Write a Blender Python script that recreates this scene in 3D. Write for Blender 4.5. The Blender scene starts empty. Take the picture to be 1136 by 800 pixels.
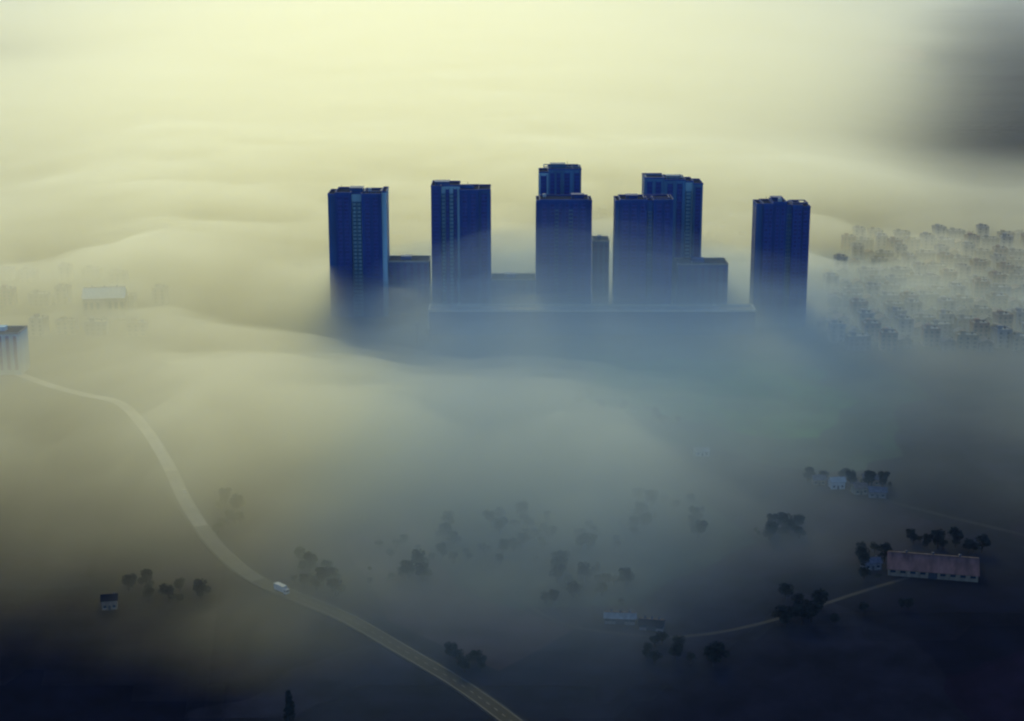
import bpy, math, random
from mathutils import Vector, noise
sc = bpy.context.scene
R = math.radians
COL = sc.collection
random.seed(11)

# ---------------------------------------------------------------- camera
H_CAM, PITCH, F = 277.0, 14.0, 1804.0          # metres, degrees down, focal length in photo pixels (1136 wide)
cam_data = bpy.data.cameras.new('camera')
cam = bpy.data.objects.new('camera', cam_data)
COL.objects.link(cam)
cam.location = (0, 0, H_CAM)
cam.rotation_euler = (R(90 - PITCH), 0, 0)
cam_data.sensor_width = 36
cam_data.lens = 18 / (568 / F)
cam_data.clip_end = 60000
sc.camera = cam

# ---------------------------------------------------------------- sky, sun, exposure
SUN_EL, SUN_AZ = 25, -6
world = bpy.data.worlds.new('World')
sc.world = world
world.use_nodes = True
wt = world.node_tree
sky = wt.nodes.new('ShaderNodeTexSky')
sky.sky_type = 'NISHITA'
sky.sun_disc = False
sky.sun_elevation = R(SUN_EL)
sky.sun_rotation = R(SUN_AZ)
sky.ozone_density = 10
wt.links.new(sky.outputs[0], wt.nodes['Background'].inputs[0])
wt.nodes['Background'].inputs[1].default_value = .14
sun_data = bpy.data.lights.new('sun', 'SUN')
sun_data.energy = 1.5
sun_data.angle = R(22)
sun_data.color = (1, .885, .15)
sun = bpy.data.objects.new('sun', sun_data)
COL.objects.link(sun)
sun.rotation_euler = Vector((math.sin(R(SUN_AZ)) * math.cos(R(SUN_EL)), math.cos(R(SUN_AZ)) * math.cos(R(SUN_EL)),
                             math.sin(R(SUN_EL)))).to_track_quat('Z', 'Y').to_euler()
sun.location = (0, 0, 400)
vs = sc.view_settings
vs.view_transform = 'Standard'
vs.look = 'None'
vs.exposure = .17
vs.gamma = 1
vs.use_curve_mapping = False
cy = sc.cycles
cy.volume_bounces = 6
cy.transparent_max_bounces = 64
cy.use_denoising = True
cy.filter_width = 2.2

# ---------------------------------------------------------------- helpers
CM = cam.rotation_euler.to_matrix()

def ray(px, py):
    return CM @ Vector(((px - 568) / F, (400 - py) / F, -1))

def at(px, py, z=0.0):
    """Where the sight line of a photo pixel meets the height z."""
    v = ray(px, py)
    t = (z - H_CAM) / v.z
    return Vector((v.x * t, v.y * t, z))

def atY(px, py, Y):
    """Where the sight line of a photo pixel meets the upright plane y = Y."""
    v = ray(px, py)
    t = Y / v.y
    return Vector((v.x * t, Y, H_CAM + v.z * t))

def pixel_of(p):
    q = CM.transposed() @ (Vector(p) - cam.location)
    return 568 + F * q.x / -q.z, 400 - F * q.y / -q.z

def sm(a, b, x):
    t = min(1, max(0, (x - a) / (b - a)))
    return t * t * (3 - 2 * t)

class MB:
    """Collects boxes, prisms and free faces; build() links them as one mesh object."""
    def __init__(s):
        s.v, s.f, s.m = [], [], []

    def add(s, verts, faces, mi=0):
        b = len(s.v)
        s.v += [tuple(q) for q in verts]
        s.f += [tuple(b + i for i in f) for f in faces]
        s.m += [mi] * len(faces)
        return s

    def box(s, x0, x1, y0, y1, z0, z1, mi=0):
        v = [(x, y, z) for z in (z0, z1) for x, y in ((x0, y0), (x1, y0), (x1, y1), (x0, y1))]
        return s.add(v, [(3, 2, 1, 0), (4, 5, 6, 7), (0, 1, 5, 4), (1, 2, 6, 5), (2, 3, 7, 6), (3, 0, 4, 7)], mi)

    def cyl(s, x, y, z0, z1, r0, r1=None, n=10, mi=0):
        r1 = r0 if r1 is None else r1
        v = [(x + r * math.cos(2 * math.pi * i / n), y + r * math.sin(2 * math.pi * i / n), z) for z, r in ((z0, r0), (z1, r1)) for i in range(n)]
        f = [(i, (i + 1) % n, n + (i + 1) % n, n + i) for i in range(n)]
        return s.add(v, f + [tuple(range(n - 1, -1, -1)), tuple(range(n, 2 * n))], mi)

    def wheel(s, x0, x1, y, z, r, n=14, mi=0):
        v = [(x, y + r * math.cos(2 * math.pi * i / n), z + r * math.sin(2 * math.pi * i / n)) for x in (x0, x1) for i in range(n)]
        f = [(i, (i + 1) % n, n + (i + 1) % n, n + i) for i in range(n)]
        return s.add(v, f + [tuple(range(n - 1, -1, -1)), tuple(range(n, 2 * n))], mi)

    def prism(s, outline, y0, y1, mi=0):
        """An x-z outline drawn out from y0 to y1."""
        n = len(outline)
        v = [(x, y0, z) for x, z in outline] + [(x, y1, z) for x, z in outline]
        f = [tuple(range(n)), tuple(range(2 * n - 1, n - 1, -1))] + [(i, i + n, (i + 1) % n + n, (i + 1) % n) for i in range(n)]
        return s.add(v, f, mi)

    def mesh(s, name, mats):
        me = bpy.data.meshes.new(name)
        me.from_pydata(s.v, [], s.f)
        for m in (mats if isinstance(mats, (list, tuple)) else [mats]):
            me.materials.append(m)
        me.polygons.foreach_set('material_index', s.m)
        me.update()
        return me

    def build(s, name, mats, parent=None, bevel=0):
        o = bpy.data.objects.new(name, s.mesh(name, mats))
        COL.objects.link(o)
        o.parent = parent
        if bevel:
            b = o.modifiers.new('bevel', 'BEVEL')
            b.width = bevel
            b.segments = 2
            b.limit_method = 'ANGLE'
        return o

def tag(o, label, cat, group=None, kind=None):
    if label: o['label'] = label
    if cat: o['category'] = cat
    if group: o['group'] = group
    if kind: o['kind'] = kind
    return o

def thing(name, label, cat, loc=(0, 0, 0), rz=0.0, group=None):
    o = bpy.data.objects.new(name, None)
    COL.objects.link(o)
    o.location = loc
    o.rotation_euler = (0, 0, rz)
    o.empty_display_size = .5
    return tag(o, label, cat, group)

def copy_tree(o, parent=None):
    c = o.copy()
    COL.objects.link(c)
    c.parent = parent
    for ch in list(o.children):
        copy_tree(ch, c)
    return c

def structure(name, mb, mat):
    o = mb.build(name, mat)
    o['kind'] = 'structure'
    return o

# ---------------------------------------------------------------- materials
def material(name, col, rough=.7, var=.25, scale=.5, spec=.3, stretch=(1, 1, 1), col2=None, metal=0.0, big=None):
    """Base colour broken up by two octaves of weathering noise in object space."""
    m = bpy.data.materials.new(name)
    m.use_nodes = True
    t = m.node_tree
    b = t.nodes['Principled BSDF']
    tc = t.nodes.new('ShaderNodeTexCoord')
    mp = t.nodes.new('ShaderNodeMapping')
    mp.inputs['Scale'].default_value = stretch
    n = t.nodes.new('ShaderNodeTexNoise')
    n.inputs['Scale'].default_value = scale
    n.inputs['Detail'].default_value = 6
    r = t.nodes.new('ShaderNodeValToRGB')
    c2 = col2 or tuple(c * (1 - var) for c in col)
    r.color_ramp.elements[0].position = .32
    r.color_ramp.elements[1].position = .68
    r.color_ramp.elements[0].color = (*c2, 1)
    r.color_ramp.elements[1].color = (*[min(1, c * (1 + var * .5)) for c in col], 1)
    t.links.new(tc.outputs['Object'], mp.inputs[0])
    t.links.new(mp.outputs[0], n.inputs[0])
    t.links.new(n.outputs[0], r.inputs[0])
    t.links.new(r.outputs[0], b.inputs['Base Color'])
    b.inputs['Roughness'].default_value = rough
    b.inputs['Specular IOR Level'].default_value = spec
    b.inputs['Metallic'].default_value = metal
    return m

M = {}
M['facade'] = material('tower_render', (.035, .125, .31), .75, .35, .08, .25, (1, 1, .15))
M['facade_dark'] = material('tower_dark_render', (.016, .07, .27), .75, .35, .08, .25, (1, 1, .15))
M['facade_mid'] = material('tower_mid_render', (.09, .22, .36), .75, .35, .08, .25, (1, 1, .15))
M['facade_pale'] = material('tower_pale_render', (.42, .62, .66), .75, .35, .08, .25, (1, 1, .15))
M['pier'] = material('tower_pier', (.025, .09, .3), .75, .3, .1, .25)
M['balcony'] = material('balcony_concrete', (.09, .2, .32), .8, .3, .2, .2)
M['roof_top'] = material('roof_felt', (.05, .06, .09), .95, .4, .15, 0)
M['steel'] = material('roof_steel', (.06, .07, .10), .6, .3, .6, .3)
M['concrete'] = material('concrete', (.36, .36, .33), .85, .25, .2, .2)
M['pale_trim'] = material('pale_trim', (.62, .62, .55), .7, .15, .3, .3)
M['dark_trim'] = material('dark_trim', (.05, .05, .06), .7, .2, .5, .2)
M['trunk'] = material('bark', (.05, .04, .03), .95, .4, 2, 0, (1, 1, .2))
M['leaf'] = material('leaves', (.03, .045, .04), .9, .55, .35, 0)
M['leaf_olive'] = material('olive_leaves', (.042, .05, .035), .9, .55, .35, 0)
M['terracotta'] = material('red_roof_sheet', (.24, .105, .08), .8, .45, .12, .2, (3, 1, 1))
M['tile'] = material('grey_roof_tile', (.12, .12, .14), .85, .35, .5, .1)
M['tile_grey'] = material('pale_grey_sheet', (.24, .24, .23), .85, .35, .5, .1)
M['tile_brown'] = material('brown_roof_tile', (.20, .13, .10), .85, .35, .5, .1)
M['white'] = material('white_paint', (.5, .5, .48), .6, .12, .4, .4)
M['glass_dark'] = material('window_glass', (.02, .03, .05), .12, .3, .3, .5)
M['bright_sheet'] = material('bright_roof_sheet', (.85, .8, .6), .5, .15, .2, .4, (4, 1, 1))
M['tyre'] = material('tyre_rubber', (.02, .02, .02), .9, .2, 3, .1)
M['chrome'] = material('wheel_rim', (.35, .35, .36), .4, .2, 3, .5, metal=.6)
M['lamp_glass'] = material('lamp_glass', (.6, .55, .45), .2, .1, 3, .5)

def glazing_material():
    """Window glass broken by a spandrel at every 3 m storey, each pane with its own tone (blinds, rooms)."""
    m = bpy.data.materials.new('tower_glazing')
    m.use_nodes = True
    t = m.node_tree
    b = t.nodes['Principled BSDF']
    tc = t.nodes.new('ShaderNodeTexCoord')
    sx = t.nodes.new('ShaderNodeSeparateXYZ')
    t.links.new(tc.outputs['Object'], sx.inputs[0])
    def mth(op, a, bb=None):
        k = t.nodes.new('ShaderNodeMath')
        k.operation = op
        if isinstance(a, (int, float)): k.inputs[0].default_value = a
        else: t.links.new(a, k.inputs[0])
        if bb is not None:
            if isinstance(bb, (int, float)): k.inputs[1].default_value = bb
            else: t.links.new(bb, k.inputs[1])
        return k.outputs[0]
    st = mth('DIVIDE', sx.outputs[2], 3.0)
    fr = mth('FRACT', st)
    band = mth('GREATER_THAN', fr, .68)
    cell = t.nodes.new('ShaderNodeCombineXYZ')
    t.links.new(mth('FLOOR', mth('DIVIDE', sx.outputs[0], 1.4)), cell.inputs[0])
    t.links.new(mth('FLOOR', st), cell.inputs[2])
    wn = t.nodes.new('ShaderNodeTexWhiteNoise')
    t.links.new(cell.outputs[0], wn.inputs[0])
    r = t.nodes.new('ShaderNodeValToRGB')
    e = r.color_ramp.elements
    e[0].color = (.008, .025, .16, 1)
    e[1].color = (.02, .06, .25, 1)
    e[1].position = 1
    k = r.color_ramp.elements.new(.75)
    k.color = (.012, .04, .22, 1)
    t.links.new(wn.outputs[0], r.inputs[0])
    mx = t.nodes.new('ShaderNodeMix')
    mx.data_type = 'RGBA'
    t.links.new(band, mx.inputs[0])
    t.links.new(r.outputs[0], mx.inputs[6])
    mx.inputs[7].default_value = (.02, .065, .3, 1)
    t.links.new(mx.outputs[2], b.inputs['Base Color'])
    b.inputs['Roughness'].default_value = .3
    b.inputs['Specular IOR Level'].default_value = .3
    return m
M['glazing'] = glazing_material()

def wall_material(name, col):
    """Rendered wall with streaks of dirt running down."""
    return material(name, col, .85, .3, .5, .1, (1, 1, .25))

WALLS = [('pinkish', (.30, .2, .16)), ('cream', (.31, .25, .18)), ('grey', (.2, .18, .17)), ('white', (.36, .33, .29)),
         ('tan', (.27, .19, .13)), ('bluish', (.17, .18, .2))]
for nme, c in WALLS: M['wall_' + nme] = wall_material(nme + '_wall', c)

def ground_material(name, c1, c2, c3, cell):
    """Dark ploughed land and scrub: a patchwork of plots with tufted noise over it."""
    m = bpy.data.materials.new(name)
    m.use_nodes = True
    t = m.node_tree
    b = t.nodes['Principled BSDF']
    tc = t.nodes.new('ShaderNodeTexCoord')
    w = t.nodes.new('ShaderNodeTexNoise')
    w.inputs['Scale'].default_value = .004
    w.inputs['Detail'].default_value = 4
    wm = t.nodes.new('ShaderNodeMix')
    wm.data_type = 'VECTOR'
    wm.inputs[0].default_value = .12
    sc_ = t.nodes.new('ShaderNodeVectorMath')
    sc_.operation = 'SCALE'
    sc_.inputs['Scale'].default_value = 900
    t.links.new(tc.outputs['Object'], w.inputs[0])
    t.links.new(w.outputs['Color'], sc_.inputs[0])
    t.links.new(tc.outputs['Object'], wm.inputs[4])
    t.links.new(sc_.outputs[0], wm.inputs[5])
    vo = t.nodes.new('ShaderNodeTexVoronoi')
    vo.inputs['Scale'].default_value = 1 / cell
    t.links.new(wm.outputs[1], vo.inputs[0])
    r = t.nodes.new('ShaderNodeValToRGB')
    r.color_ramp.interpolation = 'CONSTANT'
    for p, c in ((0, c1), (.35, c2), (.7, c3)):
        e = r.color_ramp.elements[0] if p == 0 else r.color_ramp.elements.new(p)
        e.color = (*c, 1)
    r.color_ramp.elements[-1].color = (*c3, 1)
    t.links.new(vo.outputs['Color'], r.inputs[0])
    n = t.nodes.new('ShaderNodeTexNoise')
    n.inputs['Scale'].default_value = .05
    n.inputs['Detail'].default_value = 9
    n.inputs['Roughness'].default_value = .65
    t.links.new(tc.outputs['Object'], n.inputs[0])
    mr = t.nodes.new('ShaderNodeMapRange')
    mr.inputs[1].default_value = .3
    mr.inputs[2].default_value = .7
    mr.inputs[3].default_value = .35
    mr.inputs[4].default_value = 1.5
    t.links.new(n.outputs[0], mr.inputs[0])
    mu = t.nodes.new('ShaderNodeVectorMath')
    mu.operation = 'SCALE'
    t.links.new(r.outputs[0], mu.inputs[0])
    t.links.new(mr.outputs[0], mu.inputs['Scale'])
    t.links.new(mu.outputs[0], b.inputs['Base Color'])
    b.inputs['Roughness'].default_value = 1
    b.inputs['Specular IOR Level'].default_value = 0
    return m

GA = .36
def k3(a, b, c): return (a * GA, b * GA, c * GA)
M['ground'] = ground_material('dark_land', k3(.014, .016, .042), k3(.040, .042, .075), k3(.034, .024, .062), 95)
M['meadow'] = ground_material('meadow_grass', (.055, .16, .04), (.065, .14, .05), (.045, .12, .04), 60)
M['rough_grass'] = ground_material('rough_grass', (.03, .065, .035), (.038, .06, .04), (.03, .05, .038), 25)
M['bare_earth'] = ground_material('bare_earth', (.2, .13, .1), (.24, .15, .12), (.17, .11, .09), 40)
M['scrub'] = ground_material('scrub_ground', (.02, .034, .03), (.03, .042, .035), (.025, .03, .025), 20)
M['road'] = material('worn_concrete_road', (.038, .038, .038), .75, .4, .05, .05)
M['lane'] = material('gravel_lane', (.026, .026, .03), .9, .35, .1, 0)
M['kerb'] = material('kerb_stone', (.045, .045, .048), .8, .2, .4, .2)
M['marking'] = material('road_paint', (.11, .11, .11), .6, .2, .8, .3)

# ---------------------------------------------------------------- ground, fields, roads
gb = MB()
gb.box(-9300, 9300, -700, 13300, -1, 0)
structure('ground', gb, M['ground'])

def patch(name, pix, z, mat, jitter=4.0, step=25.0):
    """A field laid on the ground inside a pixel polygon, with an uneven edge."""
    c = [at(x, y, z) for x, y in pix]
    ring = []
    for i, a in enumerate(c):
        b = c[(i + 1) % len(c)]
        n = max(1, int((b - a).length / step))
        for j in range(n):
            p = a.lerp(b, j / n)
            q = noise.noise_vector(Vector((p.x / 40, p.y / 40, z * 99))) * jitter
            ring.append((p.x + q.x, p.y + q.y, z))
    mb = MB()
    mb.add(ring, [tuple(range(len(ring) - 1, -1, -1)) if signed(ring) < 0 else tuple(range(len(ring)))])
    return structure(name, mb, mat)

def signed(r):
    return sum(r[i - 1][0] * r[i][1] - r[i][0] * r[i - 1][1] for i in range(len(r)))

patch('rough_grass', [(560, 400), (640, 380), (960, 392), (1030, 440), (985, 520), (850, 512), (760, 500), (640, 470)], .004, M['rough_grass'], 22, 9)
patch('meadow', [(640, 396), (900, 402), (950, 440), (905, 490), (800, 478), (660, 448)], .008, M['meadow'], 18, 9)
patch('scrub_field', [(480, 545), (600, 530), (760, 545), (840, 600), (700, 668), (560, 680), (470, 620)], .004, M['scrub'], 8, 15)
patch('ploughed_field', [(380, 600), (455, 570), (520, 660), (640, 700), (560, 745), (430, 690)], .008, material('ploughed_soil', (.045, .032, .038), 1, .4, .06, 0), 5)

def spline(pts, n=14):
    out = []
    P = [pts[0] * 2 - pts[1]] + pts + [pts[-1] * 2 - pts[-2]]
    for i in range(1, len(P) - 2):
        a, b, c, d = P[i - 1:i + 3]
        for j in range(n):
            t = j / n
            out.append(.5 * ((2 * b) + (c - a) * t + (2 * a - 5 * b + 4 * c - d) * t * t + (3 * b - a - 3 * c + d) * t ** 3))
    return out + [pts[-1]]

def ribbon(mb, path, o0, o1, z0, z1=None):
    """A strip between the sideways offsets o0 and o1 along a path; with z1 a kerb-like solid."""
    L, Rr = [], []
    for i, p in enumerate(path):
        d = (path[min(i + 1, len(path) - 1)] - path[max(i - 1, 0)]).normalized()
        s = Vector((d.y, -d.x, 0))
        L.append(p + s * o0)
        Rr.append(p + s * o1)
    n = len(path)
    if z1 is None:
        mb.add([(q.x, q.y, z0) for q in L] + [(q.x, q.y, z0) for q in Rr], [(n + i, n + i + 1, i + 1, i) for i in range(n - 1)])
    else:
        v = [(q.x, q.y, z) for z in (z0, z1) for A in (L, Rr) for q in A]
        f = []
        for i in range(n - 1):
            f += [(2 * n + i, 3 * n + i, 3 * n + i + 1, 2 * n + i + 1), (i, i + 1, n + i + 1, n + i),
                  (i, 2 * n + i, 2 * n + i + 1, i + 1), (n + i, n + i + 1, 3 * n + i + 1, 3 * n + i)]
        f += [(0, n, 3 * n, 2 * n), (n - 1, 3 * n - 1, 4 * n - 1, 2 * n - 1)]
        mb.add(v, f)

main_path = spline([at(x, y) for x, y in ((-40, 392), (45, 424), (90, 437), (132, 447), (160, 474), (185, 513), (208, 560), (240, 605),
                                          (278, 638), (320, 658), (378, 682), (440, 717), (512, 760), (575, 806), (640, 860))])
tone_steps = [0] + [min(range(len(main_path)), key=lambda j: (main_path[j] - at(x, y)).length) for x, y in ((190, 524), (222, 584), (285, 643))] + [len(main_path) - 1]
for (i, j), c in zip(zip(tone_steps, tone_steps[1:]), (.5, .28, .11, .028)):   # sun glint put into the colour: pale far stretches stepping to dark near ones
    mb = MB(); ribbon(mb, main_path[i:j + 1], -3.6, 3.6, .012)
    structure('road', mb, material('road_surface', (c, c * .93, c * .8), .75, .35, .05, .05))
mb = MB(); ribbon(mb, main_path, -3.95, -3.6, -.1, .14); ribbon(mb, main_path, 3.6, 3.95, -.1, .14); structure('kerb', mb, M['kerb'])
mb = MB(); ribbon(mb, main_path, -5.9, -3.95, -.1, .12); ribbon(mb, main_path, 3.95, 5.2, -.1, .12); structure('pavement', mb, M['lane'])
mb = MB()
for i in range(0, len(main_path) - 1, 2): ribbon(mb, [main_path[i], main_path[i].lerp(main_path[i + 1], .8)], -.12, .12, .016)
ribbon(mb, main_path, -3.35, -3.2, .016); ribbon(mb, main_path, 3.2, 3.35, .016)
structure('road_markings', mb, M['marking'])

lane_path = spline([at(x, y) for x, y in ((590, 452), (640, 468), (700, 484), (770, 503), (850, 522), (930, 541), (1000, 560), (1080, 580), (1180, 604))])
mb = MB(); ribbon(mb, lane_path, -1.9, 1.9, .012); structure('lane', mb, M['lane'])
path2 = spline([at(x, y) for x, y in ((560, 655), (620, 690), (680, 702), (760, 706), (850, 690), (960, 655), (1010, 640))])
mb = MB(); ribbon(mb, path2, -1.1, 1.1, .012); structure('path', mb, material('dirt_path', (.026, .025, .028), .9, .4, .1, .1))

patch('bare_field', [(945, 56), (1000, 50), (1030, 58), (1022, 69), (960, 70)], .004, M['bare_earth'], 30, 40)

# ---------------------------------------------------------------- towers
def tower(label, x0, x1, top, Y, depth, wings, mat='facade', crown=None, strips=(), balconies=(), base_z=0.0, group='towers above the fog'):
    """A high-rise seen from px x0..x1 with its roof at py top. wings: (u0, u1, front setback, height offset, material or None);
    strips / balconies: (u0, u1) slots of the front, as fractions of the width."""
    a, b = atY(x0, top, Y), atY(x1, top, Y)
    W, H = b.x - a.x, a.z
    t = thing('residential_tower', label, 'tower', ((a.x + b.x) / 2, Y, base_z), 0, group)
    X = lambda u: (u - .5) * W
    def front(u):
        for u0, u1, sb, dh, mm in wings:
            if u0 <= u <= u1: return sb, H + dh
        return 0, H
    for u0, u1, sb, dh, mm in wings:
        h = H + dh
        w = MB()
        w.box(X(u0), X(u1), sb, depth - sb * .5, 0, h)
        for k in range(1, int(h / 3)):                           # slab edge of every storey
            w.box(X(u0) + .05, X(u1) - .05, sb - .14, sb + .05, 3 * k - .16, 3 * k + .12)
        wing = w.build('wing', M[mm or mat], t)
        p = MB()                                                 # parapet ring
        e = .35
        p.box(X(u0) - .15, X(u1) + .15, sb - .2, sb + e, h + .003, h + 1.3)
        p.box(X(u0) - .15, X(u1) + .15, depth - sb * .5 - e, depth - sb * .5 + .2, h + .003, h + 1.3)
        p.box(X(u0) - .15, X(u0) + e, sb + e, depth - sb * .5 - e, h + .003, h + 1.3)
        p.box(X(u1) - e, X(u1) + .15, sb + e, depth - sb * .5 - e, h + .003, h + 1.3)
        p.build('parapet', M['pier'], wing)
        q = MB(); q.box(X(u0) + e, X(u1) - e, sb + e, depth - sb * .5 - e, h, h + .12); q.build('roof', M['roof_top'], wing)
    for u0, u1 in strips:                                        # glazed window columns between piers
        sb, h = front((u0 + u1) / 2)
        g = MB(); g.box(X(u0), X(u1), sb - .22, sb - .02, 4, h - 2.2); g.build('window_column', M['glazing'], t)
        pr = MB()
        pr.box(X(u0) - .35, X(u0), sb - .55, sb - .02, 0, h - 1.2)
        pr.box(X(u1), X(u1) + .35, sb - .55, sb - .02, 0, h - 1.2)
        pr.build('pier', M['pier'], t)
    for u0, u1 in balconies:
        sb, h = front((u0 + u1) / 2)
        bb = MB()
        for k in range(2, int(h / 3) - 1):
            bb.box(X(u0), X(u1), sb - 1.5, sb - .03, 3 * k - .1, 3 * k + .08)
            bb.box(X(u0), X(u1), sb - 1.5, sb - 1.42, 3 * k + .08, 3 * k + 1.05)
        for xx in (X(u0) - .12, X(u1)): bb.box(xx, xx + .12, sb - 1.55, sb - .03, 5.5, 3 * (int(h / 3) - 2) + 1.2)
        bb.build('balcony_stack', M['balcony'], t)
    # side windows on both flanks
    for side in (-1, 1):
        sb, h = front(0.0 if side < 0 else 1.0)
        for yy in (.3, .68):
            g = MB()
            xe = X(0) if side < 0 else X(1)
            g.box(min(xe, xe + side * .2), max(xe, xe + side * .2), depth * yy - 1.6, depth * yy + 1.6, 4, h - 2.2)
            g.build('window_column', M['glazing'], t)
    for c in crown or []:
        kind, u0, u1, y0, y1, h = c
        _, hh = front((u0 + u1) / 2)
        z = hh + .12
        k = MB()
        if kind == 'machine_room':
            k.box(X(u0), X(u1), y0 * depth, y1 * depth, z, z + h)
            k.box(X(u0) - .4, X(u1) + .4, y0 * depth - .4, y1 * depth + .4, z + h, z + h + .4)
            o = k.build('machine_room', M[mat], t)
            d = MB(); d.box(X(u0) + .8, X(u0) + 1.9, y0 * depth - .06, y0 * depth + .02, z, z + 2.1); d.build('door', M['steel'], o)
        elif kind == 'frame':                                    # open crown frame on posts
            n = max(3, int((X(u1) - X(u0)) / 4) + 1)
            for yy in (y0 * depth, y1 * depth):
                for i in range(n):
                    xx = X(u0) + (X(u1) - X(u0)) * i / (n - 1)
                    k.box(xx - .3, xx + .3, yy - .3, yy + .3, z, z + h)
                k.box(X(u0) - .4, X(u1) + .4, yy - .4, yy + .4, z + h, z + h + .7)
            for xx in (X(u0), X(u1)): k.box(xx - .4, xx + .4, y0 * depth + .4, y1 * depth - .4, z + h, z + h + .7)
            k.build('crown_frame', M[mat], t)
        elif kind == 'tank':
            xm, ym = X((u0 + u1) / 2), (y0 + y1) / 2 * depth
            for dx in (-.8, .8):
                for dy in (-.8, .8): k.box(xm + dx - .12, xm + dx + .12, ym + dy - .12, ym + dy + .12, z, z + 1.2)
            k.cyl(xm, ym, z + 1.2, z + 1.2 + h, 1.5, n=16)
            k.cyl(xm, ym, z + 1.2 + h, z + 1.7 + h, 1.5, .2, n=16)
            k.build('water_tank', M['white'], t)
        elif kind == 'mast':
            xm, ym = X((u0 + u1) / 2), (y0 + y1) / 2 * depth
            k.cyl(xm, ym, z, z + h, .18, .06, n=8)
            for q in (.5, .75): k.box(xm - .7, xm + .7, ym - .05, ym + .05, z + h * q, z + h * q + .1)
            k.build('mast', M['steel'], t)
        elif kind == 'hood':                                     # raised back wall of the roof with sloping shoulders
            k.prism([(X(u0), z), (X(u1), z), (X(u1), z + h * .45), (X(u1) - 3, z + h), (X(u0) + 3, z + h), (X(u0), z + h * .45)], y0 * depth, y1 * depth)
            k.build('crown_wall', M[mat], t)
    # entrance canopy at street level
    k = MB(); k.box(-4, 4, -3.2, -.6, 3.6, 4.0); k.box(-3.8, -3.5, -3.1, -2.8, 0, 3.6); k.box(3.5, 3.8, -3.1, -2.8, 0, 3.6)
    k.build('entrance_canopy', M['concrete'], t)
    return t

tower('leftmost of the high blue towers, with a pale recessed stripe down its middle', 363, 428, 215, 1252, 30,
      [(0, .13, 2.5, -1.5, None), (.13, .40, 0, 0, 'facade_dark'), (.40, .58, 5, -1, 'facade_pale'), (.58, .92, 0, -1, 'facade_dark'), (.92, 1, 2.5, .5, 'facade_pale')],
      strips=((.17, .25), (.28, .36), (.64, .72), (.78, .86)), balconies=((.42, .48), (.50, .56)),
      crown=(('machine_room', .36, .58, .35, .7, 3.6), ('tank', .66, .74, .4, .5, 2), ('frame', .62, .9, .2, .8, 1.6), ('mast', .2, .22, .5, .52, 5)))
tower('second blue tower from the left, its left shoulder higher than its right', 478, 544, 212, 1256, 30,
      [(0, .17, 0, 3, 'facade_dark'), (.17, .48, 4, 3, 'facade_pale'), (.48, .80, 0, 0, 'facade_dark'), (.80, 1, 1.5, 0, None)],
      strips=((.04, .13), (.25, .30), (.38, .43), (.53, .61), (.67, .75), (.85, .94)), balconies=((.18, .23), (.31, .37)),
      crown=(('machine_room', .06, .3, .3, .65, 2.6), ('hood', .34, .72, .45, .5, 3), ('mast', .6, .62, .6, .62, 5)))
tower('broad navy tower block standing in front of the tallest grey tower', 595, 657, 223, 1236, 26,
      [(0, .06, 1.5, -1, 'facade_dark'), (.06, .94, 0, 0, 'facade_dark'), (.94, 1, 1.5, -1, 'facade_dark')],
      'facade_dark', strips=((.11, .19), (.25, .33), (.40, .46), (.52, .58), (.66, .74), (.80, .88)), balconies=((.335, .395), (.585, .65)),
      crown=(('machine_room', .64, .86, .4, .7, 3), ('tank', .1, .2, .5, .6, 2)))
tower('tallest tower, grey blue with a stepped crown, rising behind the broad navy block', 598, 645, 189, 1300, 26,
      [(0, .22, 2, -2.5, 'facade_pale'), (.22, .80, 0, 0, None), (.80, 1, 1, 0, 'facade_mid')], 'facade_mid',
      strips=((.05, .17), (.27, .36), (.42, .50), (.60, .72), (.84, .95)), balconies=((.51, .59),),
      crown=(('machine_room', .28, .62, .3, .65, 3.6), ('frame', .12, .95, .2, .8, 1.6), ('mast', .66, .7, .5, .52, 6)))
tower('flat topped navy tower block overlapping the front of a lighter sloping roofed tower', 683, 747, 223, 1226, 26,
      [(0, .08, 2, -1, 'facade'), (.08, .55, 0, 0, 'facade_dark'), (.55, .66, 2.5, -1, 'facade'), (.66, 1, 0, 0, 'facade_dark')],
      'facade_dark', strips=((.13, .22), (.28, .37), (.44, .52), (.72, .80), (.86, .94)), balconies=((.57, .64),),
      crown=(('machine_room', .2, .4, .4, .7, 2.4), ('frame', .5, .94, .2, .8, 1.2)))
tower('lighter blue tower with a stepped roof, partly behind the flat topped navy block', 715, 780, 205, 1290, 28,
      [(0, .34, 1, 4.5, 'facade_mid'), (.34, .70, 0, 3, None), (.70, .84, 3, 1.5, 'facade_pale'), (.84, 1, 0, 0, 'facade_mid')],
      'facade_mid', strips=((.05, .13), (.20, .28), (.40, .48), (.56, .64), (.88, .96)), balconies=((.72, .80),),
      crown=(('frame', .04, .66, .2, .8, 1.5), ('machine_room', .4, .62, .4, .7, 2.2)))
tower('darkest tower, right end of the group, with a white tank on its roof', 840, 900, 229, 1212, 24,
      [(0, .12, 2, .5, 'facade'), (.12, .30, 0, 1, 'facade_dark'), (.30, .56, 1.5, 2, 'facade_dark'), (.56, .66, 4, -.5, 'facade'), (.66, .84, 0, 0, 'facade_dark'), (.84, 1, 2.5, -1.5, 'facade_dark')],
      'facade_dark', strips=((.15, .21), (.23, .28), (.36, .42), (.46, .52), (.69, .75), (.77, .82), (.88, .95)), balconies=((.57, .61), (.62, .655)),
      crown=(('tank', .38, .48, .1, .2, 2.2), ('machine_room', .3, .5, .4, .7, 3), ('frame', .68, .95, .2, .8, 1.4), ('mast', .2, .22, .5, .52, 5)))

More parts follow.
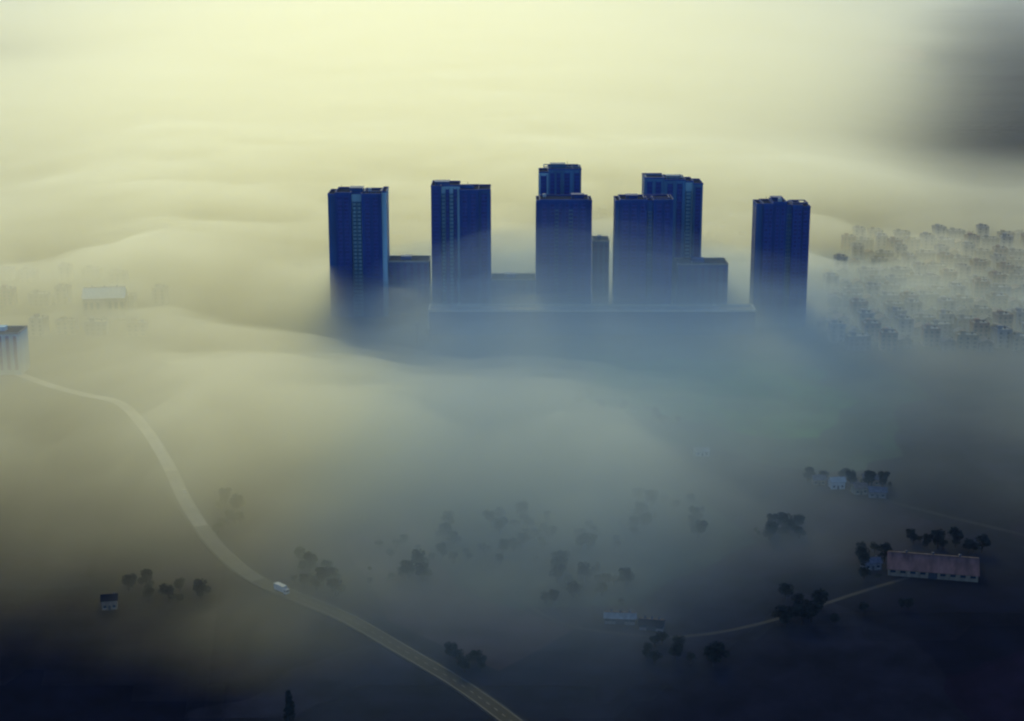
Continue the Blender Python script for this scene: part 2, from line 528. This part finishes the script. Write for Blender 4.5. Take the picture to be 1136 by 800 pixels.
# ---------------------------------------------------------------- mid-rise blocks and the podium
def midrise(label, x0, x1, top, Y, depth, mat, group='mid-rise blocks at the feet of the towers'):
    a, b = atY(x0, top, Y), atY(x1, top, Y)
    W, H = b.x - a.x, a.z
    t = thing('midrise_block', label, 'building', ((a.x + b.x) / 2, Y, 0), 0, group)
    w = MB(); w.box(-W / 2, W / 2, 0, depth, 0, H)
    wall = w.build('wall', M[mat], t)
    p = MB()
    p.box(-W / 2 - .2, W / 2 + .2, -.2, .3, H + .003, H + 1.1); p.box(-W / 2 - .2, W / 2 + .2, depth - .3, depth + .2, H + .003, H + 1.1)
    p.box(-W / 2 - .2, -W / 2 + .3, .3, depth - .3, H + .003, H + 1.1); p.box(W / 2 - .3, W / 2 + .2, .3, depth - .3, H + .003, H + 1.1)
    p.build('parapet', M['concrete'], t)
    q = MB(); q.box(-W / 2 + .3, W / 2 - .3, .3, depth - .3, H, H + .1)
    rf = q.build('roof', M['roof_top'], t)
    s = MB(); s.box(-W * .2, W * .05, depth * .4, depth * .7, H + .1, H + 3); s.build('stair_hut', M[mat], rf)
    n = max(3, int(W / 5))
    for i in range(n):
        xx = -W / 2 + W * (i + .5) / n
        g = MB(); g.box(xx - 1.1, xx + 1.1, -.15, -.01, 3.6, H - 1.2); g.build('window_column', M['glazing'], t)
    return t

midrise('grey blue mid-rise block between the leftmost tower and the second tower', 430, 476, 291, 1262, 24, 'facade')
midrise('low blue block touching the left side of the broad navy tower', 545, 594, 311, 1262, 24, 'facade')
midrise('narrow blue annex against the right flank of the broad navy tower', 658, 676, 268, 1262, 20, 'facade')
midrise('wide blue block at the foot of the lighter sloping roofed tower', 752, 808, 294, 1258, 26, 'facade')
midrise('hazy blue grey block above the far end of the road', -22, 20, 371, 1070, 22, 'facade_pale', None)

a, b = atY(476, 346, 1190), atY(838, 346, 1190)
pod = thing('podium_building', 'long low podium in front of the towers with a pale parapet line along its roof', 'building', ((a.x + b.x) / 2, 1190, 0))
W, H, D = b.x - a.x, a.z, 20
w = MB(); w.box(-W / 2, W / 2, 0, D, 0, H); w.build('wall', M['facade'], pod)
p = MB()
p.box(-W / 2 - .5, W / 2 + .5, -.6, .5, H + .003, H + 1.6); p.box(-W / 2 - .5, W / 2 + .5, D - .5, D + .3, H + .003, H + 1.6)
p.box(-W / 2 - .5, -W / 2 + .5, .5, D - .5, H + .003, H + 1.6); p.box(W / 2 - .5, W / 2 + .5, .5, D - .5, H + .003, H + 1.6)
p.build('parapet', M['pale_trim'], pod)
q = MB(); q.box(-W / 2 + .5, W / 2 - .5, .5, D - .5, H, H + .15); q.build('roof', M['concrete'], pod)
c1 = MB(); c1.box(-W / 2 - 1.2, -W / 2 - .003, -.8, 2.2, 0, H + 1.6); c1.build('corner_pylon', M['pale_trim'], pod)
for i in range(24):
    xx = -W / 2 + W * (i + .5) / 24
    g = MB(); g.box(xx - 3.4, xx + 3.4, -.12, -.01, .4, H - 1.4); g.build('shop_window', M['facade'], pod)
    g = MB(); g.box(xx + 3.9, xx + 4.5, -.5, -.01, 0, H - .2); g.build('column', M['pier'], pod)

# slim pale blocks far behind, sunk in the fog
far_specs = [(436, 446, 262, 1640, 'in the gap right of the leftmost tower, lower one'), (452, 464, 250, 1720, 'in the gap right of the leftmost tower, higher one'),
             (547, 555, 285, 1620, 'farthest left in the gap before the stepped pair'), (557, 566, 262, 1720, 'second in the gap before the stepped pair'),
             (568, 577, 246, 1800, 'highest in the gap before the stepped pair'), (580, 591, 268, 1700, 'touching the left edge of the stepped pair'),
             (662, 674, 252, 1760, 'in the narrow gap right of the stepped pair'), (784, 793, 262, 1700, 'touching the right side of the stepped roof tower'),
             (796, 806, 274, 1680, 'second right of the stepped roof tower'), (808, 817, 256, 1760, 'highest between the stepped roof tower and the darkest tower'),
             (819, 828, 278, 1640, 'touching the left side of the darkest tower')]
for x0, x1, top, Y, where in far_specs:
    t = midrise('slim pale far block, ' + where, x0, x1, top, Y, 14, 'wall_pinkish', 'pale slim blocks far behind the towers')
    t.name = 'far_block'

# ---------------------------------------------------------------- low-rise town
def make_lowrise(kind):
    """Six kinds, 1 unit storeys of 3 m; returned as a thing with wall, parapet, roof, windows, stair hut."""
    w, d, n, mat, hut, pitched = kind
    h = 3.1 * n + .4
    t = thing('town_building', None, 'building')
    k = MB(); k.box(-w / 2, w / 2, -d / 2, d / 2, 0, h)
    k.build('wall', M['wall_' + mat], t)
    if pitched:
        q = MB(); q.prism([(-w / 2 - .5, h + .003), (w / 2 + .5, h + .003), (0, h + w * .24)], -d / 2 - .5, d / 2 + .5)
        rf = q.build('roof', M['tile_brown' if mat != 'grey' else 'tile'], t)
        c_ = MB(); c_.box(w * .2, w * .2 + .9, -.5, .5, h + .4, h + w * .24 + .6); c_.build('chimney', M['wall_grey'], rf)
    else:
        p = MB()
        p.box(-w / 2 - .12, w / 2 + .12, -d / 2 - .12, -d / 2 + .25, h + .003, h + .95); p.box(-w / 2 - .12, w / 2 + .12, d / 2 - .25, d / 2 + .12, h + .003, h + .95)
        p.box(-w / 2 - .12, -w / 2 + .25, -d / 2 + .25, d / 2 - .25, h + .003, h + .95); p.box(w / 2 - .25, w / 2 + .12, -d / 2 + .25, d / 2 - .25, h + .003, h + .95)
        p.build('parapet', M['wall_' + mat], t)
        q = MB(); q.box(-w / 2 + .25, w / 2 - .25, -d / 2 + .25, d / 2 - .25, h, h + .08)
        rf = q.build('roof', M['concrete'], t)
        if hut:
            s = MB(); s.box(-w * .3, -w * .3 + 3.2, -1, 3, h + .08, h + 2.7); s.box(-w * .3 - .3, -w * .3 + 3.5, -1.3, 3.3, h + 2.7, h + 2.9)
            s.build('stair_hut', M['wall_' + mat], rf)
            s = MB(); s.cyl(w * .25, d * .1, h + .5, h + 1.9, .8, n=12); s.cyl(w * .25, d * .1, h + .08, h + .5, .5, n=8); s.build('water_tank', M['steel'], rf)
    nb = max(2, int(w / 4))
    for j in range(n):
        for i in range(nb):
            xx = -w / 2 + w * (i + .5) / nb
            if j == 0 and i == nb // 2:
                g = MB(); g.box(xx - .7, xx + .7, -d / 2 - .08, -d / 2 - .005, 0, 2.3); g.build('door', M['dark_trim'], t)
                continue
            g = MB(); g.box(xx - .85, xx + .85, -d / 2 - .05, -d / 2 - .005, 3.1 * j + 1.0, 3.1 * j + 2.4)
            g.build('window', M['glass_dark'], t)
    return t

KINDS = [(12, 11, 4, 'pinkish', True, False), (15, 10, 3, 'cream', True, False), (10, 10, 2, 'grey', False, True), (11, 12, 4, 'white', True, False),
         (10, 11, 2, 'tan', False, True), (16, 11, 3, 'bluish', True, False)]
WORD = {2: 'two', 3: 'three', 4: 'four', 5: 'five'}
ORD = ('first second third fourth fifth sixth seventh eighth ninth tenth eleventh twelfth thirteenth fourteenth fifteenth sixteenth '
       'seventeenth eighteenth nineteenth twentieth').split()
protos = {}
def lowrise(k, loc, rz, label, group):
    if k not in protos:
        o = protos[k] = make_lowrise(KINDS[k])
    else:
        o = copy_tree(protos[k])
    o.location = loc
    o.rotation_euler = (0, 0, rz)
    tag(o, label, 'building', group)
    return o
def describe(k):
    _, _, n, mat, hut, pitched = KINDS[k]
    return f"{mat} {WORD[n]}-storey {'gabled house' if pitched else 'flat-roofed block'}"

rnd = random.Random(5)
rows = [(386, 930, 1136, "front row of the town"), (375, 915, 1136, "second row back in the town"), (364, 906, 1138, "third row back in the town"),
        (353, 905, 1140, "fourth row back in the town"), (342, 908, 1140, "fifth row back in the town"), (331, 906, 1140, "sixth row back in the town"),
        (320, 906, 1140, "seventh row back in the town"), (309, 910, 1140, "eighth row back in the town"), (299, 915, 1140, "ninth row back in the town"), (289, 935, 1140, "tenth row back in the town"), (278, 925, 1140, "eleventh row back in the town"), (267, 940, 1140, "rearmost row of the town")]
last = -1
for py, x0, x1, where in rows:
    x = x0 + rnd.uniform(0, 14)
    i = 0
    while x < x1 and i < len(ORD):
        k = rnd.choice([q for q in range(6) if q != last])
        last = k
        p = at(x, py + rnd.uniform(-3.5, 3.5))
        scale_px = F / p.length
        wpx = KINDS[k][0] * scale_px
        q = at(x + wpx / 2, py + rnd.uniform(-3, 3))
        lowrise(k, (q.x, q.y, 0), rnd.uniform(-.12, .12), f"{describe(k)}, {ORD[i]} from the darkest tower, {where}", 'buildings of the hazy town')
        x += wpx + rnd.choice((1.5, 2, 3, 4, 12))
        i += 1
for py, x0, x1, where in ((372, 30, 170, 'nearest fogbound row'), (338, 0, 190, 'middle fogbound row'), (312, -5, 160, 'farthest fogbound row')):
    x = x0 + rnd.uniform(0, 10)
    i = 0
    while x < x1:
        k = rnd.choice([q for q in (0, 1, 3, 5) if q != last])
        last = k
        p = at(x, py)
        wpx = KINDS[k][0] * F / p.length
        q = at(x + wpx / 2, py + rnd.uniform(-3, 3))
        lowrise(k, (q.x, q.y, 0), rnd.uniform(-.1, .1), f"{describe(k)}, {ORD[i]} from the left, {where}", 'fogbound buildings on the left')
        x += wpx + rnd.uniform(8, 26)
        i += 1

# small houses on the lane in the right middle distance
def house(label, px, py, w, d, h, wall, roof, rz, cat='house', group='small houses on the lane'):
    p = at(px, py)
    t = thing('small_house', label, cat, (p.x, p.y, 0), rz, group)
    k = MB(); k.box(-w / 2, w / 2, -d / 2, d / 2, 0, h)
    k.add([(-w / 2, -d / 2, h), (-w / 2, d / 2, h), (-w / 2, 0, h + d * .27)], [(0, 2, 1)])
    k.add([(w / 2, -d / 2, h), (w / 2, d / 2, h), (w / 2, 0, h + d * .27)], [(0, 1, 2)])
    k.build('wall', M[wall], t)
    q = MB()
    e, r = .5, d * .27
    for s in (-1, 1):
        ys, zs = s * (d / 2 + e), h - e * .54
        v = [(-w / 2 - e, ys, zs), (w / 2 + e, ys, zs), (w / 2 + e, 0, h + r), (-w / 2 - e, 0, h + r)]
        q.add([(x, y, z + dz) for dz in (.02, .24) for x, y, z in v], [(0, 1, 2, 3), (7, 6, 5, 4), (0, 4, 5, 1), (1, 5, 6, 2), (3, 2, 6, 7), (0, 3, 7, 4)])
    rf = q.build('roof', M[roof], t)
    c_ = MB(); c_.box(w * .25, w * .25 + .7, -.2, .5, h + r * .5, h + r + .8); c_.build('chimney', M['wall_grey'], rf)
    g = MB(); g.box(-.5, .5, -d / 2 - .06, -d / 2 - .005, 0, 2.1); g.build('door', M['dark_trim'], t)
    for xx in (-w * .3, w * .3):
        g = MB(); g.box(xx - .6, xx + .6, -d / 2 - .05, -d / 2 - .005, 1, 2.2); wn = g.build('window', M['glass_dark'], t)
        g = MB(); g.box(xx - .75, xx + .75, -d / 2 - .14, -d / 2 - .052, .86, .97); g.build('sill', M['pale_trim'], wn)
    return t

house('white house with a pale roof, largest of the houses on the lane', 928, 541, 7.5, 6, 4.2, 'white', 'concrete', .1)
house('grey house with a dark roof, rightmost of the houses on the lane', 973, 551, 9, 6, 3.6, 'wall_grey', 'tile', -.15)
house('cream house with a brown roof just right of the largest white house', 953, 547, 7, 6, 3.8, 'wall_cream', 'tile_brown', .2)
house('small dark roofed house left of the largest white house', 908, 537, 6.5, 6, 3.4, 'wall_tan', 'tile', 0)
house('pinkish house behind the grey house on the lane', 966, 537, 9, 6.5, 3.8, 'wall_pinkish', 'tile', -.1)
house('white cottage set back behind the lane near the meadow', 778, 505, 8, 5.5, 3, 'white', 'concrete', .1, group=None)
house('low bluish house beside the red roofed shed', 966, 630, 8, 6, 3.4, 'wall_bluish', 'tile', .15, group=None)
house('small lone house in the dark field at the lower left', 122, 674, 6.5, 6, 4.5, 'wall_tan', 'lane', .2, group=None)

# red roofed shed
def shed(name, label, px, py, w, d, h, rise, wall, roof, rz, cat, bays):
    p = at(px, py)
    t = thing(name, label, cat, (p.x, p.y, 0), rz)
    k = MB(); k.box(-w / 2, w / 2, -d / 2, d / 2, 0, h)
    for s in (-1, 1): k.add([(s * w / 2, -d / 2, h), (s * w / 2, d / 2, h), (s * w / 2, 0, h + rise)], [(0, 2, 1) if s < 0 else (0, 1, 2)])
    k.build('wall', M[wall], t)
    q = MB()
    for s in (-1, 1):
        v = [(-w / 2 - .6, s * (d / 2 + .6), h - .6 * rise / (d / 2)), (w / 2 + .6, s * (d / 2 + .6), h - .6 * rise / (d / 2)), (w / 2 + .6, 0, h + rise), (-w / 2 - .6, 0, h + rise)]
        q.add([(x, y, z + dz) for dz in (.02, .2) for x, y, z in v], [(0, 1, 2, 3), (7, 6, 5, 4), (0, 4, 5, 1), (1, 5, 6, 2), (3, 2, 6, 7), (0, 3, 7, 4)])
    rf = q.build('roof', M[roof], t)
    g = MB(); g.box(-w / 2 - .3, w / 2 + .3, -.4, .4, h + rise + .16, h + rise + .42); g.build('ridge_cap', M['tile_brown'], rf)
    for i in range(3):
        x = -w * .3 + w * .3 * i
        g = MB(); g.cyl(x, 0, h + rise + .42, h + rise + 1.3, .45, n=10); g.cyl(x, 0, h + rise + 1.3, h + rise + 1.6, .75, .1, n=10); g.build('roof_vent', M['steel'], rf)
    for i in range(bays):
        x = -w / 2 + w * (i + .5) / bays
        if i == bays // 2:
            g = MB(); g.box(x - 2, x + 2, -d / 2 - .1, -d / 2 - .005, 0, min(h - .5, 3.6)); g.build('door', M['dark_trim'], t)
        else:
            g = MB(); g.box(x - 1.2, x + 1.2, -d / 2 - .06, -d / 2 - .005, h * .5, h * .82); g.build('window', M['glass_dark'], t)
    return t
shed('storage_shed', 'long shed with a rust red roof standing alone in the dark lower right', 1034, 634, 40, 19, 3.4, 4.6, 'wall_tan', 'terracotta', -.22, 'shed', 9)
shed('workshop', 'small pale roofed workshop at the end of the dirt path, nearer the middle', 688, 690, 13, 6, 3, 1.2, 'wall_grey', 'tile_grey', -.1, 'shed', 5)
shed('workshop', 'small grey roofed workshop right of the pale roofed one on the dirt path', 723, 697, 10, 6, 2.8, 1.2, 'wall_grey', 'lane', -.2, 'shed', 5)
shed('bright_hall', 'big hall with a pale bright roof glowing through the fog on the far left', 118, 352, 32, 26, 18, 6, 'wall_cream', 'bright_sheet', .15, 'hall', 7)

# ---------------------------------------------------------------- trees
def leaf_crown(rr, h0, h1, seed, n, mats, name, parent, column=False):
    """Leaf clumps spread through a lumpy crown volume: many small bent faces."""
    r = random.Random(seed)
    lobes = []
    for i in range(9 if not column else 7):
        if column:
            z = h0 + (h1 - h0) * (i + .5) / 7
            lobes.append((r.uniform(-.15, .15) * rr, r.uniform(-.15, .15) * rr, z, rr * (1 - .75 * (i / 7) ** 1.4)))
        else:
            a_, q = r.uniform(0, 6.28), r.uniform(.15, .62) * rr
            lobes.append((q * math.cos(a_), q * math.sin(a_), r.uniform(h0 + .28 * (h1 - h0), h1 - .25 * (h1 - h0)), rr * r.uniform(.32, .55)))
    mb = MB()
    for i in range(n):
        lx, ly, lz, lr = r.choice(lobes)
        d = Vector((r.gauss(0, 1), r.gauss(0, 1), r.gauss(0, 1))).normalized() * lr * r.uniform(.55, 1.05)
        c = Vector((lx + d.x, ly + d.y, lz + d.z * .85))
        s = r.uniform(.22, .5)
        u = Vector((r.gauss(0, 1), r.gauss(0, 1), r.gauss(0, .7))).normalized()
        v = u.cross(Vector((r.gauss(0, 1), r.gauss(0, 1), r.gauss(0, 1)))).normalized()
        nn = u.cross(v)
        mb.add([c - u * s, c + v * s * .6 + nn * .1, c + u * s, c - v * s * .6 + nn * .1], [(0, 1, 2), (0, 2, 3)], 0 if r.random() < .7 else 1)
    return mb.build(name, mats, parent)

def make_tree(kind, seed):
    t = thing({'broad': 'broadleaf_tree', 'tall': 'poplar_tree', 'bush': 'round_tree'}[kind], None, 'tree')
    r = random.Random(seed)
    H, rr = {'broad': (9, 4.0), 'tall': (11, 1.8), 'bush': (5.5, 2.9)}[kind]
    tr = MB()
    tr.cyl(0, 0, -.1, H * .45, .28, .17, 8)
    for i in range(5):
        a_ = i * 1.26 + r.uniform(-.3, .3)
        z0 = H * r.uniform(.28, .42)
        base, tip = Vector((0, 0, z0)), Vector((math.cos(a_) * rr * .6, math.sin(a_) * rr * .6, H * r.uniform(.6, .8)))
        d = (tip - base).normalized()
        s1 = d.orthogonal().normalized(); s2 = d.cross(s1)
        v = [base + (s1 * math.cos(k * 1.571) + s2 * math.sin(k * 1.571)) * .11 for k in range(4)] + [tip + (s1 * math.cos(k * 1.571) + s2 * math.sin(k * 1.571)) * .03 for k in range(4)]
        tr.add(v, [(k, (k + 1) % 4, 4 + (k + 1) % 4, 4 + k) for k in range(4)])
    tr.build('trunk', M['trunk'], t)
    leaf_crown(rr, H * .22, H, seed, {'broad': 1500, 'tall': 900, 'bush': 800}[kind], [M['leaf'], M['leaf_olive']], 'crown', t, kind == 'tall')
    return t

tree_protos = {}
def tree(kind, var, px, py, scale, label, group):
    key = (kind, var)
    if key not in tree_protos: o = tree_protos[key] = make_tree(kind, 31 * var + len(kind))
    else: o = copy_tree(tree_protos[key])
    p = at(px, py)
    o.location = (p.x, p.y, 0)
    o.rotation_euler = (0, 0, rnd.uniform(0, 6.28))
    o.scale = (scale, scale, scale * rnd.uniform(.9, 1.1))
    return tag(o, label, 'tree', group)

KW = {'broad': 'broad leafy tree', 'tall': 'slim upright poplar', 'bush': 'low round tree'}
def clump(where, pts, group):
    """Trees of one clump, named by their order from left to right."""
    pts = sorted(pts)
    seen = {}
    for px, py, kind in pts:
        i = seen.get(kind, 0)
        seen[kind] = i + 1
        tree(kind, rnd.randrange(3), px, py, rnd.uniform(.55, 1.15), f"{KW[kind]}, {ORD[i]} from the left {where}", group)

def scatter(n, x0, x1, y0, y1, slope=0.0, kinds=('broad', 'bush', 'bush', 'broad')):
    out = []
    for _ in range(n):
        x = rnd.uniform(x0, x1)
        out.append((x, rnd.uniform(y0, y1) + slope * (x - x0), rnd.choice(kinds)))
    return out

clump('beside the road bend', scatter(12, 232, 270, 560, 594), 'trees beside the road bend')
clump('right of the truck', scatter(13, 326, 376, 622, 652, .2), 'trees right of the truck')
clump('beside the road near the bottom', scatter(9, 498, 538, 724, 740, .4), 'trees beside the road near the bottom')
clump('in the left half of the dark grove', scatter(26, 490, 605, 578, 632), 'trees in the left half of the dark grove')
clump('in the lower dark grove', scatter(28, 605, 700, 628, 672), 'trees of the lower dark grove')
clump('in the upper dark grove', scatter(20, 560, 690, 575, 615), 'trees of the upper dark grove')
clump('in the hazy copse below the lane', scatter(22, 690, 780, 556, 600), 'trees of the hazy copse')
clump('in the row right of the copse', scatter(14, 830, 890, 586, 600), 'trees of the row right of the copse')
clump('around the lane houses', scatter(12, 895, 990, 526, 534, .14, ('bush', 'broad')), 'trees around the lane houses')
clump('above the red roofed shed', scatter(11, 985, 1090, 594, 602, .18), 'trees above the red roofed shed')
clump('left of the red roofed shed', scatter(9, 940, 985, 610, 645, kinds=('bush', 'broad')), 'trees left of the red roofed shed')
clump('at the lower left field edge', scatter(13, 140, 225, 650, 668, .05), 'trees at the lower left field edge')
clump('on the lower right dark ground', scatter(16, 860, 1010, 664, 700), 'trees at the lower right')
clump('in the field below the pale workshops', scatter(12, 700, 800, 712, 740), 'trees below the workshops')
clump('in the furrowed field', scatter(14, 400, 480, 600, 650, kinds=('bush', 'bush', 'broad')), 'trees in the furrowed field')
clump('in the meadow hedge', scatter(14, 640, 760, 440, 452, .25, ('bush', 'broad')), 'trees in the meadow hedge')
tree('tall', 0, 322, 806, 1.25, 'tall slim dark tree standing alone at the bottom edge of the picture', None)

# ---------------------------------------------------------------- lamp posts
def lamp_post(label, px, py, h):
    p = at(px, py)
    t = thing('street_lamp', label, 'street lamp', (p.x, p.y, 0), 0, 'tall lamps at the podium corner')
    k = MB(); k.cyl(0, 0, .5, h, .28, .16, 10); k.build('pole', M['dark_trim'], t)
    k = MB(); k.box(-.5, .5, -.5, .5, 0, .5); k.build('base', M['concrete'], t)
    k = MB(); k.box(-1.6, 1.6, -.1, .1, h, h + .2); k.build('crossarm', M['dark_trim'], t)
    for s in (-1, 1):
        k = MB(); k.box(s * 1.5 - .5, s * 1.5 + .5, -.35, .35, h + .203, h + .5); k.build('lamp_head', M['dark_trim'], t)
lamp_post('tall dark lamp post left of the podium corner, farther from the pale pylon', 463, 384, 16)
lamp_post('tall dark lamp post left of the podium corner, nearer the pale pylon', 476, 386, 13)

# ---------------------------------------------------------------- vehicles on the road
def on_road(px, py, side):
    p = at(px, py)
    i = min(range(1, len(main_path) - 1), key=lambda j: (main_path[j] - p).length)
    d = (main_path[i + 1] - main_path[i - 1]).normalized()
    q = main_path[i] + Vector((d.y, -d.x, 0)) * side
    return (q.x, q.y, .012), math.atan2(-d.x, d.y)                # local +Y along the road

def wheels(t, xs, ys, r, w):
    for y in ys:
        for s in (-1, 1):
            k = MB(); k.wheel(s * xs - w / 2, s * xs + w / 2, y, r, r); wh = k.build('wheel', M['tyre'], t)
            k = MB(); k.wheel(s * (xs + w / 2) - .01, s * (xs + w / 2) + .03, y, r, r * .55); k.build('rim', M['chrome'], wh)

def truck(label, px, py, side, flip):
    loc, rz = on_road(px, py, side)
    t = thing('box_truck', label, 'truck', loc, rz + (math.pi if flip else 0), 'vehicles on the curving road')
    k = MB(); k.box(-1.25, 1.25, -4.4, 2.0, 1.0, 3.7); k.build('cargo_box', M['white'], t, .05)
    k = MB(); k.prism([(-1.15, .6), (1.15, .6), (1.15, 2.6), (-1.15, 2.6)], 2.15, 4.1); cab = k.build('cab', M['white'], t, .15)
    k = MB(); k.box(-1.0, 1.0, 4.105, 4.14, 1.6, 2.4); k.build('windscreen', M['glass_dark'], cab)
    for s in (-1, 1):
        k = MB(); k.box(min(s * 1.155, s * 1.18), max(s * 1.155, s * 1.18), 2.9, 3.8, 1.6, 2.35); k.build('side_window', M['glass_dark'], cab)
        k = MB(); k.box(s * .85 - .18, s * .85 + .18, 4.105, 4.15, .8, 1.05); k.build('headlight', M['lamp_glass'], t)
    k = MB(); k.box(-.6, .6, -4.3, 4.0, .55, .95); k.build('chassis', M['dark_trim'], t)
    wheels(t, 1.05, (-3.2, -2.1, 3.1), .48, .3)

def car(label, px, py, side, flip, col):
    loc, rz = on_road(px, py, side)
    m = material('car_paint', col, .3, .1, 2, .5)
    t = thing('parked_car', label, 'car', loc, rz + (math.pi if flip else 0), 'vehicles on the curving road')
    t.name = 'car'
    k = MB()
    prof = [(-2.1, .35), (2.1, .35), (2.15, .75), (1.2, .95), (-2.0, 1.0), (-2.15, .7)]
    k.add([(x, y, z) for x in (-.87, .87) for y, z in prof], [tuple(range(5, -1, -1)), tuple(range(6, 12))] + [(i, (i + 1) % 6, 6 + (i + 1) % 6, 6 + i) for i in range(6)])
    body = k.build('body', m, t, .06)
    cab = [(-1.75, .99), (.95, .97), (.3, 1.45), (-1.2, 1.47)]
    k = MB(); k.add([(x * (.8 if z > 1.2 else .86), y, z) for x in (-1, 1) for y, z in cab], [(3, 2, 1, 0), (4, 5, 6, 7)] + [(i, (i + 1) % 4, 4 + (i + 1) % 4, 4 + i) for i in range(4)])
    k.build('window', M['glass_dark'], t, .04)
    k = MB(); k.box(-.72, .72, -1.15, .25, 1.462, 1.52); k.build('roof', m, t, .02)
    for s in (-1, 1):
        k = MB(); k.box(s * .6 - .16, s * .6 + .16, 2.1, 2.16, .6, .74); k.build('headlight', M['lamp_glass'], t)
        k = MB(); k.box(s * .62 - .14, s * .62 + .14, -2.16, -2.08, .68, .82); k.build('tail_light', M['terracotta'], t)
    wheels(t, .8, (-1.3, 1.35), .32, .2)

truck('white box truck on the road where it curves towards the bottom', 316, 656, 1.75, False)
car('silver car on the pale middle stretch of the road', 200, 548, -1.75, True, (.45, .46, .48))

# ---------------------------------------------------------------- air: haze and the fog lying in the valley
def volume_material(name, col, dens, g):
    m = bpy.data.materials.new(name)
    m.use_nodes = True
    t = m.node_tree
    t.nodes.remove(t.nodes['Principled BSDF'])
    p = t.nodes.new('ShaderNodeVolumePrincipled')
    p.inputs['Color'].default_value = (*col, 1)
    p.inputs['Density'].default_value = dens
    p.inputs['Anisotropy'].default_value = g
    t.links.new(p.outputs[0], t.nodes['Material Output'].inputs['Volume'])
    return m

hz = MB()
hz.box(-9500, 9500, -800, 13500, -2, H_CAM + 9)
tag(hz.build('haze', volume_material('haze_air', (.72, .78, 1), .00003, -.35)), None, None, kind='stuff')

def fog_height(x, y, H, seed, onset, amp, dip, near):
    n = noise.fractal(Vector((x / 300, y / 300, seed)), .85, 2, 7)
    n2 = noise.noise(Vector((x / 1300, y / 1300, seed + 5)))
    k = x / max(y, 300)
    r = sm(.05, .2, k)
    r2 = sm(.17, .30, k)
    l = sm(-.05, -.2, k)
    y0 = 612 + onset + 90 * r - 35 * l + 30 * sm(-.2, -.3, k)
    m = sm(y0, y0 + 265 + 140 * r + 260 * r2, y + n * 80)
    a = amp * (1.5 - 1.3 * sm(1000, 2400, y))
    fine = noise.fractal(Vector((x / 85, y / 85, seed + 9)), .8, 2, 4)
    h = (H + 14 * a * n + 9 * a * n2 + 4.5 * fine * (1 - .6 * sm(1200, 2600, y))) * m * (1 - (.5 if near else .58) * r2) * (1 - .93 * sm(.02, .32, k + .015 * n2 + .004 * n) * (.08 * sm(1020, 1350, y) + .92 * sm(1450, 2500, y))) * (1 - .75 * sm(-.1, -.33, k) * sm(2500, 5000, y)) * (1 - .35 * sm(-.2, -.31, k))
    h -= dip * m * sm(-.32, -.02, k) * (1 - sm(.2, .28, k)) * sm(640, 1120, y + 60 * n) * (1 - sm(1250, 1900, y))
    if near: h *= (1 - .35 * sm(.06, .17, k) * sm(1000, 1150, y)) * (1 - sm(1120, 1650, y)) * sm(-.2, .0, k + .03 * n)
    else: h += 60 * sm(2000, 9000, y) * (1 - .985 * sm(.03, .27, k + .015 * n2)) * (1 - .85 * sm(-.06, -.32, k))
    return max(0.0, min(h, 240))

def fog(name, H, dens, seed, onset, amp, col, g, dip, near=False):
    ys = [430.0]
    while ys[-1] < 12600: ys.append(ys[-1] * 1.014 + 6)
    N = 190
    top = []
    for y in ys:
        hw = 260 + .72 * y
        for i in range(N):
            x = (-1 + 2 * i / (N - 1)) * hw
            top.append((x, y, fog_height(x, y, H, seed, onset, amp, dip, near)))
    nb, L = len(top), len(ys)
    mb = MB()
    f = []
    for j in range(L - 1):
        for i in range(N - 1):
            q = j * N + i
            f += [(q, q + 1, q + N + 1, q + N), (nb + q, nb + q + N, nb + q + N + 1, nb + q + 1)]
        q = j * N
        f.append((q, q + N, nb + q + N, nb + q))
        q += N - 1
        f.append((q, nb + q, nb + q + N, q + N))
    for i in range(N - 1):
        f.append((i, nb + i, nb + i + 1, i + 1))
        q = (L - 1) * N + i
        f.append((q, q + 1, nb + q + 1, nb + q))
    mb.add(top + [(x, y, -1.5) for x, y, _ in top], f)
    return tag(mb.build(name, volume_material(name + '_vapour', col, dens, g)), None, None, kind='stuff')

FC = (.98, .958, .83)
fog('fog_bank', 56, .009, 3.1, 0, 1, FC, .72, 31)
FV = (.8, .95, .97)
for H, dens, seed, onset in ((54, .0012, 9.7, -120), (66, .001, 14.2, -105), (78, .0008, 21.4, -90), (90, .0006, 27.9, -75), (102, .00032, 33.3, -60), (115, .00018, 41.7, -50)):
    fog('thin_mist', H, dens, seed, onset, .6, FV, 0, 9, True)
